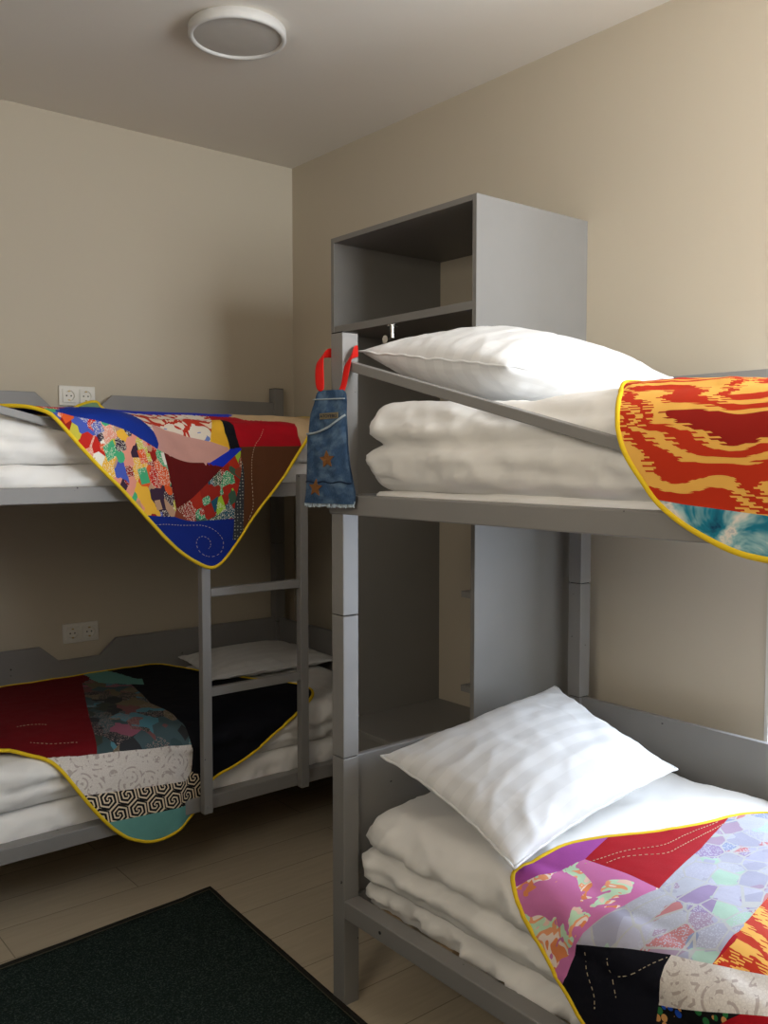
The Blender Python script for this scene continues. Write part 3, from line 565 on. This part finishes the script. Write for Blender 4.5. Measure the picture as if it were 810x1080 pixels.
def resample(poly, step, closed=True, it=2):
    pts = [tuple(p) for p in poly]
    for _ in range(it):     # corner cutting
        q = []; n = len(pts)
        for i in range(n if closed else n-1):
            a, b = pts[i], pts[(i+1) % n]
            q += [(a[0]*.75+b[0]*.25, a[1]*.75+b[1]*.25), (a[0]*.25+b[0]*.75, a[1]*.25+b[1]*.75)]
        if not closed: q = [pts[0]]+q+[pts[-1]]
        pts = q
    out = []; n = len(pts)
    for i in range(n if closed else n-1):
        a, b = pts[i], pts[(i+1) % n]; L = math.hypot(b[0]-a[0], b[1]-a[1]); k = max(1, int(L/step))
        out += [(a[0]+(b[0]-a[0])*j/k, a[1]+(b[1]-a[1])*j/k) for j in range(k)]
    if not closed: out.append(pts[-1])
    res = [out[0]]
    for p in out[1:]:
        if math.hypot(p[0]-res[-1][0], p[1]-res[-1][1]) > step*.35: res.append(p)
    return res
def quilt(key, fr, label, wave):
    q = QUILT_DATA[key]; pr = make_prof(key); mw = Matrix.Translation(fr[0]) @ Matrix.Rotation(fr[1], 4, 'Z')
    seed = {'UL': 1, 'LL': 2, 'UR': 3, 'LR': 4}[key]
    def base(a, s): return Vector(drape_local(pr, a, s))
    def N(a, s):
        e = .004; d = (base(a+e, s)-base(a-e, s)).cross(base(a, s+e)-base(a, s-e)); return d.normalized()
    def surf(a, s, off=0):
        p = base(a, s); n = N(a, s)
        w = wave*(.6*noise.noise(Vector((a*4, s*2.2, seed)))+.5*noise.noise(Vector((a*9, s*6, seed+5)))+.25*noise.noise(Vector((a*26, s*24, seed))))
        return p + n*(max(-.004, w+.3*wave)+off)
    out = resample(q['outline'], .012)
    xs = [p[0] for p in out]; ys = [p[1] for p in out]
    verts = list(out); n = len(out); edges = [(i, (i+1) % n) for i in range(n)]
    for nm, pl in q['patches']:
        b = len(verts); k = len(pl); pts = []
        for i in range(k):
            a, c = pl[i], pl[(i+1) % k]; m = max(1, int(math.hypot(c[0]-a[0], c[1]-a[1])/.02))
            pts += [(a[0]+(c[0]-a[0])*j/m, a[1]+(c[1]-a[1])*j/m) for j in range(m)]
        ok = [inside(p, out) for p in pts]
        verts += pts; kk = len(pts); edges += [(b+i, b+(i+1) % kk) for i in range(kk) if ok[i] or ok[(i+1) % kk]]
    g = .013; y = min(ys); row = 0
    while y < max(ys):
        x = min(xs)+(row % 2)*g/2
        while x < max(xs):
            if inside((x, y), out): verts.append((x, y))
            x += g
        y += g*.866; row += 1
    r = geometry.delaunay_2d_cdt([Vector(v) for v in verts], edges, [list(range(n))], 0, 1e-4)
    V2, F = r[0], r[2]
    F = [f for f in F if inside((sum(V2[i].x for i in f)/len(f), sum(V2[i].y for i in f)/len(f)), out)]
    names = []; mi = []
    for f in F:
        c = (sum(V2[i].x for i in f)/len(f), sum(V2[i].y for i in f)/len(f)); hit = None
        for nm, pl in q['patches']:
            if inside(c, pl): hit = nm; break
        if hit is None:
            best = 9
            for nm, pl in q['patches']:
                if nm in ('grey_dots', 'sage'): continue
                d = min(seg_dist(c, pl[i], pl[(i+1) % len(pl)]) for i in range(len(pl)))
                if d < best: best, hit = d, nm
        if hit not in names: names.append(hit)
        mi.append(names.index(hit))
    used = sorted({i for f in F for i in f}); mp = {o: i for i, o in enumerate(used)}
    bvhs = [BVHTree.FromPolygons(v, f) for v, f in LUMPS[fr[1] == 0.0]]
    def lifted(a, s, off=0):
        p, n = surf(a, s), N(a, s); best = 0
        for b in bvhs:
            h = b.ray_cast(p+n*.12, -n, .132)
            if h[0] is not None and (h[1].dot(n) > 0): best = max(best, .132-h[3])
        return p+n*(best+off)
    P3 = [lifted(V2[i].x, V2[i].y) for i in used]
    o0 = base(*[(min(xs)+max(xs))/2, (min(ys)+max(ys))/2])
    me = D.meshes.new('patchwork_quilt'); me.from_pydata([p-o0 for p in P3], [], [[mp[i] for i in f] for f in F])
    for nm in names: me.materials.append(P[nm])
    for p, m in zip(me.polygons, mi): p.material_index = m; p.use_smooth = True
    uvl = me.uv_layers.new(name='uv')
    for lp in me.loops: uvl.data[lp.index].uv = V2[used[lp.vertex_index]]
    o = D.objects.new('patchwork_quilt', me); link(o); o.location = mw @ o0; o.rotation_euler = (0, 0, fr[1])
    sd = o.modifiers.new('thickness', 'SOLIDIFY'); sd.thickness = .007; sd.offset = -1
    # all faces should look outwards
    tot = sum(p.normal.dot(N(*V2[used[p.vertices[0]]])) for p in me.polygons)
    if tot < 0: me.flip_normals()
    tag(o, label, 'quilt', 'patchwork quilts')
    bm = bmesh.new(); tube(bm, [lifted(*p, -.003)-o0 for p in out], .0062, 8, True); mesh_obj('binding', bm, M['binding'], o, True)
    if q['stitches']:
        for st in q['stitches']:
            bm = bmesh.new(); pts = resample(st, .0048, False, 2)
            for i in range(0, len(pts)-1, 2): tube(bm, [lifted(*pts[i], .0006)-o0, lifted(*pts[i+1], .0006)-o0], .0008, 5)
            mesh_obj('stitching', bm, M['thread'], o)
    return o
quilt('UL', LB, 'blue and brown patchwork quilt hanging off the upper ladder bunk', .006)
quilt('LL', LB, 'black and dark red patchwork quilt on the lower ladder bunk', .006)
quilt('UR', RB, 'red and yellow flame-patterned quilt on the upper front bunk', .006)
quilt('LR', RB, 'pastel, red and black patchwork quilt on the lower front bunk', .005)

# ------------------------------------------------------------------ sockets on the back wall
def socket(x, z, label):
    t = thing('power_socket', label, 'socket', (x, WA, z), 0, 'double wall sockets')
    bm = bmesh.new()
    prism(bm, [(-.076, -.041), (.076, -.041), (.076, .041), (-.076, .041)], 'y', -.010, 0, .003); mesh_obj('frame', bm, M['socket'], t)
    for sx in (-.0355, .0355):
        bm = bmesh.new(); n = 32; sq = .027; R = .0215
        outer = []; inner = []; deep = []
        for k in range(n):
            a = 2*math.pi*k/n; c, s = math.cos(a), math.sin(a); m = max(abs(c), abs(s))
            outer.append(bm.verts.new((sx+sq*c/m, -.0165, sq*s/m))); inner.append(bm.verts.new((sx+R*c, -.0165, R*s))); deep.append(bm.verts.new((sx+R*.92*c, -.0103, R*.92*s)))
        base = [bm.verts.new((v.co.x, -.0095, v.co.z)) for v in outer]
        for k in range(n):
            j = (k+1) % n
            bm.faces.new((outer[k], outer[j], inner[j], inner[k])); bm.faces.new((inner[k], inner[j], deep[j], deep[k])); bm.faces.new((base[k], base[j], outer[j], outer[k]))
        bm.faces.new(deep); bmesh.ops.recalc_face_normals(bm, faces=bm.faces[:])
        ins = mesh_obj('insert', bm, M['socket'], t)
        for dx in (-.0095, .0095):
            bm = bmesh.new(); cyl(bm, (sx+dx, -.0109, 0), (sx+dx, -.0100, 0), .0032, 14)
            mesh_obj('contact_hole', bm, M['dark'], ins)
        for dz in (-.0185, .0185):
            bm = bmesh.new(); bx(bm, sx-.004, sx+.004, -.0168, -.0100, dz-.003, dz+.003, .0006)
            mesh_obj('earth_clip', bm, M['brass'], ins)
socket(1.407, 1.7055, 'double wall socket above the upper ladder bunk'); socket(1.402, .7195, 'double wall socket above the lower ladder bunk')

# ------------------------------------------------------------------ ceiling lamp
t = thing('ceiling_lamp', 'round flat white ceiling lamp switched off', 'lamp', (1.549, 2.652, CZ))
def lathe(bm, prof, n=72):
    rings = [[bm.verts.new((r*math.cos(2*math.pi*k/n), r*math.sin(2*math.pi*k/n), z)) for k in range(n)] for r, z in prof]
    for A, B in zip(rings, rings[1:]):
        for k in range(n): bm.faces.new((A[k], A[(k+1) % n], B[(k+1) % n], B[k]))
    return rings
bm = bmesh.new(); lathe(bm, [(.150, 0), (.157, -.006), (.158, -.030), (.155, -.036), (.146, -.037), (.142, -.034), (.141, -.026)]); bmesh.ops.recalc_face_normals(bm, faces=bm.faces[:]); mesh_obj('rim', bm, M['white'], t, True)
bm = bmesh.new(); r = lathe(bm, [(.143, -.028), (.12, -.0305), (.06, -.032), (.004, -.0325)]); bm.faces.new(r[-1]); bmesh.ops.recalc_face_normals(bm, faces=bm.faces[:]); mesh_obj('diffuser', bm, mat_plain('opal_diffuser', (.52, .49, .44), .5), t, True)

# ------------------------------------------------------------------ rug
def rug():
    tt = NT('dark_green_felt'); p = tt.obj(); a = tt.noise(p, 190, 4, .75); b = tt.noise(p, 9, 3)
    col = tt.ramp(a.outputs[0], [(.35, (.008, .013, .012)), (.52, (.015, .027, .023)), (.64, (.075, .10, .09))]); col = tt.mix(tt.math('MULTIPLY', b.outputs[0], .35), col, (.01, .015, .013))
    tt.bump(a.outputs[0], .6, .004); felt = tt.out(col, .95, .1)
    edge = mat_plain('dark_braid', (.022, .021, .018), .9, .1)
    A = Vector((1.4235, 2.672, 0)); u = Vector((-.6875, -.045, 0)).normalized(); v = Vector((-.047, -.886, 0)).normalized()
    L, Wd = 1.35, 2.3
    bm = bmesh.new(); nx, ny = 40, 60; g = {}
    for i in range(nx+1):
        for j in range(ny+1):
            p = u*(L*i/nx)+v*(Wd*j/ny); z = .007+.0012*noise.noise(Vector((p.x*5, p.y*5, 0)))
            if i < 3 and j < 3: z += .004*(1-(i+j)/6)
            g[i, j] = bm.verts.new((p.x, p.y, z))
    for i in range(nx):
        for j in range(ny): bm.faces.new((g[i, j], g[i+1, j], g[i+1, j+1], g[i, j+1]))
    bmesh.ops.recalc_face_normals(bm, faces=bm.faces[:])
    rim = [g[i, 0].co.copy() for i in range(nx)]+[g[nx, j].co.copy() for j in range(ny)]+[g[nx-i, ny].co.copy() for i in range(nx)]+[g[0, ny-j].co.copy() for j in range(ny)]
    o = mesh_obj('rug', bm, felt, None, True, A); tag(o, 'dark green rug with a bound edge on the wood floor', 'rug')
    if o.data.polygons[0].normal.z < 0: o.data.flip_normals()
    sd = o.modifiers.new('thickness', 'SOLIDIFY'); sd.thickness = .0065; sd.offset = -1
    bm = bmesh.new(); tube(bm, rim, .0075, 8, True, .62); mesh_obj('border', bm, edge, o, True)
    bm = bmesh.new(); cen = u*(L/2)+v*(Wd/2)
    tube(bm, [p+(cen-p).normalized()*.014+Vector((0, 0, .0015)) for p in rim], .0012, 5, True); mesh_obj('border_stitch', bm, mat_plain('border_thread', (.09, .085, .06), .9, .1), o, True)
rug()

# ------------------------------------------------------------------ jeans pouch on the corner post
def pouch():
    den = NT('blue_denim'); u = den.uv(); s = den.n('ShaderNodeSeparateXYZ'); den.l(u, s.inputs[0])
    warp = den.noise(den.vmath('MULTIPLY', u, (700, 90, 1)), 1, 3); fade = den.noise(u, 22, 4)
    col = den.mix(warp.outputs[0], srgb(24, 42, 68), srgb(66, 92, 122)); fk = den.math('SUBTRACT', fade.outputs[0], .45, clamp=True)
    col = den.mix(den.math('MULTIPLY', fk, 1.4), col, srgb(140, 165, 185)); den.bump(warp.outputs[0], .3, .002); denim = den.out(col, .85, .15)
    dark = mat_plain('indigo_denim', srgb(30, 44, 66), .85, .15); star = mat_plain('brown_suede', srgb(120, 80, 46), .85, .1); pale = mat_plain('frayed_cotton', srgb(190, 205, 215), .9, .1); tab = mat_plain('woven_label', srgb(118, 106, 80), .7, .2); seamm = mat_plain('pale_seam', srgb(150, 160, 165), .8, .1)
    ex = Vector((.30, -.954, 0)); nz = Vector((-.954, -.30, 0)); K = 1.19
    O = Vector((1.387, 1.868, 1.45)) + nz*.036 + ex*.024
    t = thing('jeans_pouch', 'blue denim pouch cut from jeans hanging on the bunk post', 'pouch', O)
    # picture-plane outline measured in millimetres around the post corner: rows (height, left, right)
    rows = [(.172, -.058, .002), (.162, -.066, .012), (.140, -.072, .014), (.110, -.083, .013), (.075, -.087, .015), (.03, -.088, .017), (-.02, -.089, .022), (-.06, -.090, .030), (-.088, -.092, .036), (-.105, -.094, .036), (-.118, -.097, .034)]
    rows = [(z, l*K, r*K) for z, l, r in rows]
    def at(x, z, off=0): return ex*x+nz*off+Vector((0, 0, z))
    def span(z):
        for a, b in zip(rows, rows[1:]):
            if b[0] <= z <= a[0]:
                k = (a[0]-z)/(a[0]-b[0]); return a[1]+(b[1]-a[1])*k, a[2]+(b[2]-a[2])*k
        return rows[0][1:] if z > rows[0][0] else rows[-1][1:]
    def bulge(x, z): return .004*noise.noise(Vector((x*30, z*18, 2)))+.003*noise.noise(Vector((x*60, z*70, 4)))
    def sheet(nm, z0, z1, th, off, mat, parent, f=0.0, topf=None, n=26, m=44):
        bm = bmesh.new(); uvl = bm.loops.layers.uv.new('uv'); G = {}
        for sd in (1, -1):
            for i in range(n+1):
                for j in range(m+1):
                    k = i/n; zz1 = topf(k) if topf else z1; z = z0+(zz1-z0)*j/m; l, r = span(z); x = l+(r-l)*k
                    d = th*max(0, 1-(2*k-1)**2)**.5*(1-.5*max(0, j/m-.8)/.2)
                    G[sd, i, j] = bm.verts.new(at(x, z, off+(d if sd > 0 else -.001)+(bulge(x, z) if 0 < i < n else 0)))
            for i in range(n):
                for j in range(m):
                    f4 = [(i, j), (i+1, j), (i+1, j+1), (i, j+1)]
                    fc = bm.faces.new([G[(sd, *k)] for k in (f4 if sd > 0 else f4[::-1])])
                    for lp, k in zip(fc.loops, f4 if sd > 0 else f4[::-1]): lp[uvl].uv = (k[0]/n*.13, k[1]/m*.28)
        bmesh.ops.remove_doubles(bm, verts=bm.verts[:], dist=.0004); bmesh.ops.recalc_face_normals(bm, faces=bm.faces[:])
        return mesh_obj(nm, bm, mat, parent, True)
    sheet('back_cloth', -.113, .170, .006, .002, denim, t)
    mouth = lambda k: .055+.052*(k**2.0)+.006*(1-k)
    front = sheet('front_pocket', -.115, .1, .011, .008, denim, t, topf=mouth)
    bm = bmesh.new(); pts = []
    for q in range(25):
        k = q/24; z = mouth(k); l, r = span(z); x = l+(r-l)*k; pts.append(at(x, z, .0085+.011*max(0, 1-(2*k-1)**2)**.5+bulge(x, z)))
    tube(bm, pts, .0028, 8); mesh_obj('pocket_hem', bm, seamm, front, True)
    bm = bmesh.new(); l, r = span(.148); pts = [at(l+(r-l)*q/20, .147, .0088+.006*max(0, 1-(q/10-1)**2)**.5) for q in range(21)]; tube(bm, pts, .0018, 6)
    mesh_obj('waistband_seam', bm, seamm, t, True)
    bm = bmesh.new(); pts = [at(l+(r-l)*q/20+.0, -.061-.001*math.sin(q), .020+.011*(max(0, 1-(q/10-1)**2)**.5-.9)) for q in range(21)]
    l, r = span(-.061); pts = [at(l+(r-l)*q/20, -.061+.002*math.sin(q*.9), .0085+.011*max(0, 1-(q/10-1)**2)**.5) for q in range(21)]; tube(bm, pts, .0022, 6); mesh_obj('cross_seam', bm, dark, front, True)
    def star_obj(cx, cz, R, rot):
        bm = bmesh.new(); pts = []
        for k in range(10):
            a = rot+math.pi/2+k*math.pi/5; rr = R if k % 2 == 0 else R*.47; pts.append((cx+rr*math.cos(a), cz+rr*math.sin(a)))
        def off(x, z):
            l, r = span(z); k = (x-l)/(r-l); return .009+.011*max(0, 1-(2*k-1)**2)**.5+bulge(x, z)
        lo = [bm.verts.new(at(x, z, off(x, z)-.001)) for x, z in pts]; hi = [bm.verts.new(at(x, z, off(x, z)+.0022)) for x, z in pts]; c = bm.verts.new(at(cx, cz, off(cx, cz)+.0026))
        for k in range(10): j = (k+1) % 10; bm.faces.new((hi[k], hi[j], c)); bm.faces.new((lo[k], lo[j], hi[j], hi[k]))
        bmesh.ops.recalc_face_normals(bm, faces=bm.faces[:]); s_ = mesh_obj('star_patch', bm, star, front); return s_
    star_obj(-.032, -.004, .0225, .08); star_obj(-.068, -.0755, .0225, -.06)
    bm = bmesh.new(); V4 = [at(x, z, o) for o in (.0085, .0115) for x, z in ((-.0615, .097), (-.0055, .099), (-.0055, .114), (-.0615, .112))]
    v = [bm.verts.new(p) for p in V4]
    for f in ((0, 1, 2, 3), (7, 6, 5, 4), (0, 4, 5, 1), (1, 5, 6, 2), (2, 6, 7, 3), (3, 7, 4, 0)): bm.faces.new([v[i] for i in f])
    bmesh.ops.recalc_face_normals(bm, faces=bm.faces[:]); lab = mesh_obj('label_tab', bm, tab, t)
    cu = D.curves.new('lettering', 'FONT'); cu.body = 'ATOYEBO'; cu.size = .0115; cu.extrude = .0004; cu.align_x = 'CENTER'; cu.materials.append(dark)
    tc = D.objects.new('lettering_curve', cu); COL.objects.link(tc); dg = bpy.context.evaluated_depsgraph_get()
    tx = D.objects.new('lettering', D.meshes.new_from_object(tc.evaluated_get(dg))); D.objects.remove(tc)
    R3 = Matrix((ex, Vector((0, 0, 1)), ex.cross(Vector((0, 0, 1))))).transposed().to_4x4()
    tx.matrix_local = Matrix.Translation(at(-.0335, .1012, .0119)) @ R3; link(tx, lab)
    rn = random.Random(3); bm = bmesh.new()
    for q in range(95):
        k = q/94; l, r = span(-.114); x = l+(r-l)*k; o_ = .004+.011*max(0, 1-(2*k-1)**2)**.5*rn.random()
        L = .012+.006*rn.random(); tube(bm, [at(x, -.108, o_), at(x+rn.uniform(-.002, .002), -.108-L*.6, o_+.001), at(x+rn.uniform(-.004, .004), -.108-L, o_+.0015)], .0014, 4)
    mesh_obj('frayed_hem', bm, pale, front)
    # red ribbon loop round the post: a flat band, built in world directions relative to the thing
    def band(pts, wid, th=.0016):
        bm = bmesh.new(); vs = []
        for i, (p, w) in enumerate(pts):
            p = Vector(p); w = Vector(w).normalized()*wid[i]/2 if isinstance(wid, list) else Vector(w).normalized()*wid/2
            a = Vector(pts[max(0, i-1)][0]); b = Vector(pts[min(len(pts)-1, i+1)][0]); tt = (b-a).normalized(); nn = tt.cross(w).normalized()*th
            vs.append([bm.verts.new(p+w+nn), bm.verts.new(p-w+nn), bm.verts.new(p-w-nn), bm.verts.new(p+w-nn)])
        for A_, B_ in zip(vs, vs[1:]):
            for k in range(4): bm.faces.new((A_[k], A_[(k+1) % 4], B_[(k+1) % 4], B_[k]))
        bm.faces.new(vs[0]); bm.faces.new(vs[-1][::-1]); bmesh.ops.recalc_face_normals(bm, faces=bm.faces[:])
        o = mesh_obj('ribbon', bm, M['red_ribbon'], t, True); ss = o.modifiers.new('smooth', 'SUBSURF'); ss.levels = ss.render_levels = 2; return o
    def Wd(x, y, z): return Vector((x, y, z))-O
    up = (0, 0, 1)
    lft = [(Wd(1.336, 1.892, 1.615), ex), (Wd(1.339, 1.902, 1.65), ex), (Wd(1.346, 1.912, 1.685), ex+Vector((0, 0, .25))), (Wd(1.358, 1.922, 1.712), ex+Vector((0, 0, .9))), (Wd(1.384, 1.9245, 1.722), up), (Wd(1.412, 1.9235, 1.72), up), (Wd(1.4405, 1.9215, 1.72), up)]
    band(lft, [.030, .031, .030, .028, .027, .026, .026])
    rgt = [(Wd(1.4405, 1.9215, 1.72), up), (Wd(1.4415, 1.890, 1.722), up), (Wd(1.438, 1.8645, 1.724), up), (Wd(1.420, 1.8600, 1.722), Vector((-.2, 0, 1))), (Wd(1.394, 1.850, 1.702), ex+Vector((0, 0, .9))), (Wd(1.383, 1.846, 1.672), ex+Vector((0, 0, .2))), (Wd(1.379, 1.848, 1.642), ex), (Wd(1.370, 1.846, 1.622), ex-Vector((0, 0, .3))), (Wd(1.362, 1.846, 1.609), ex-Vector((0, 0, .9)))]
    band(rgt, [.026, .028, .032, .034, .032, .024, .019, .020, .020])
pouch()
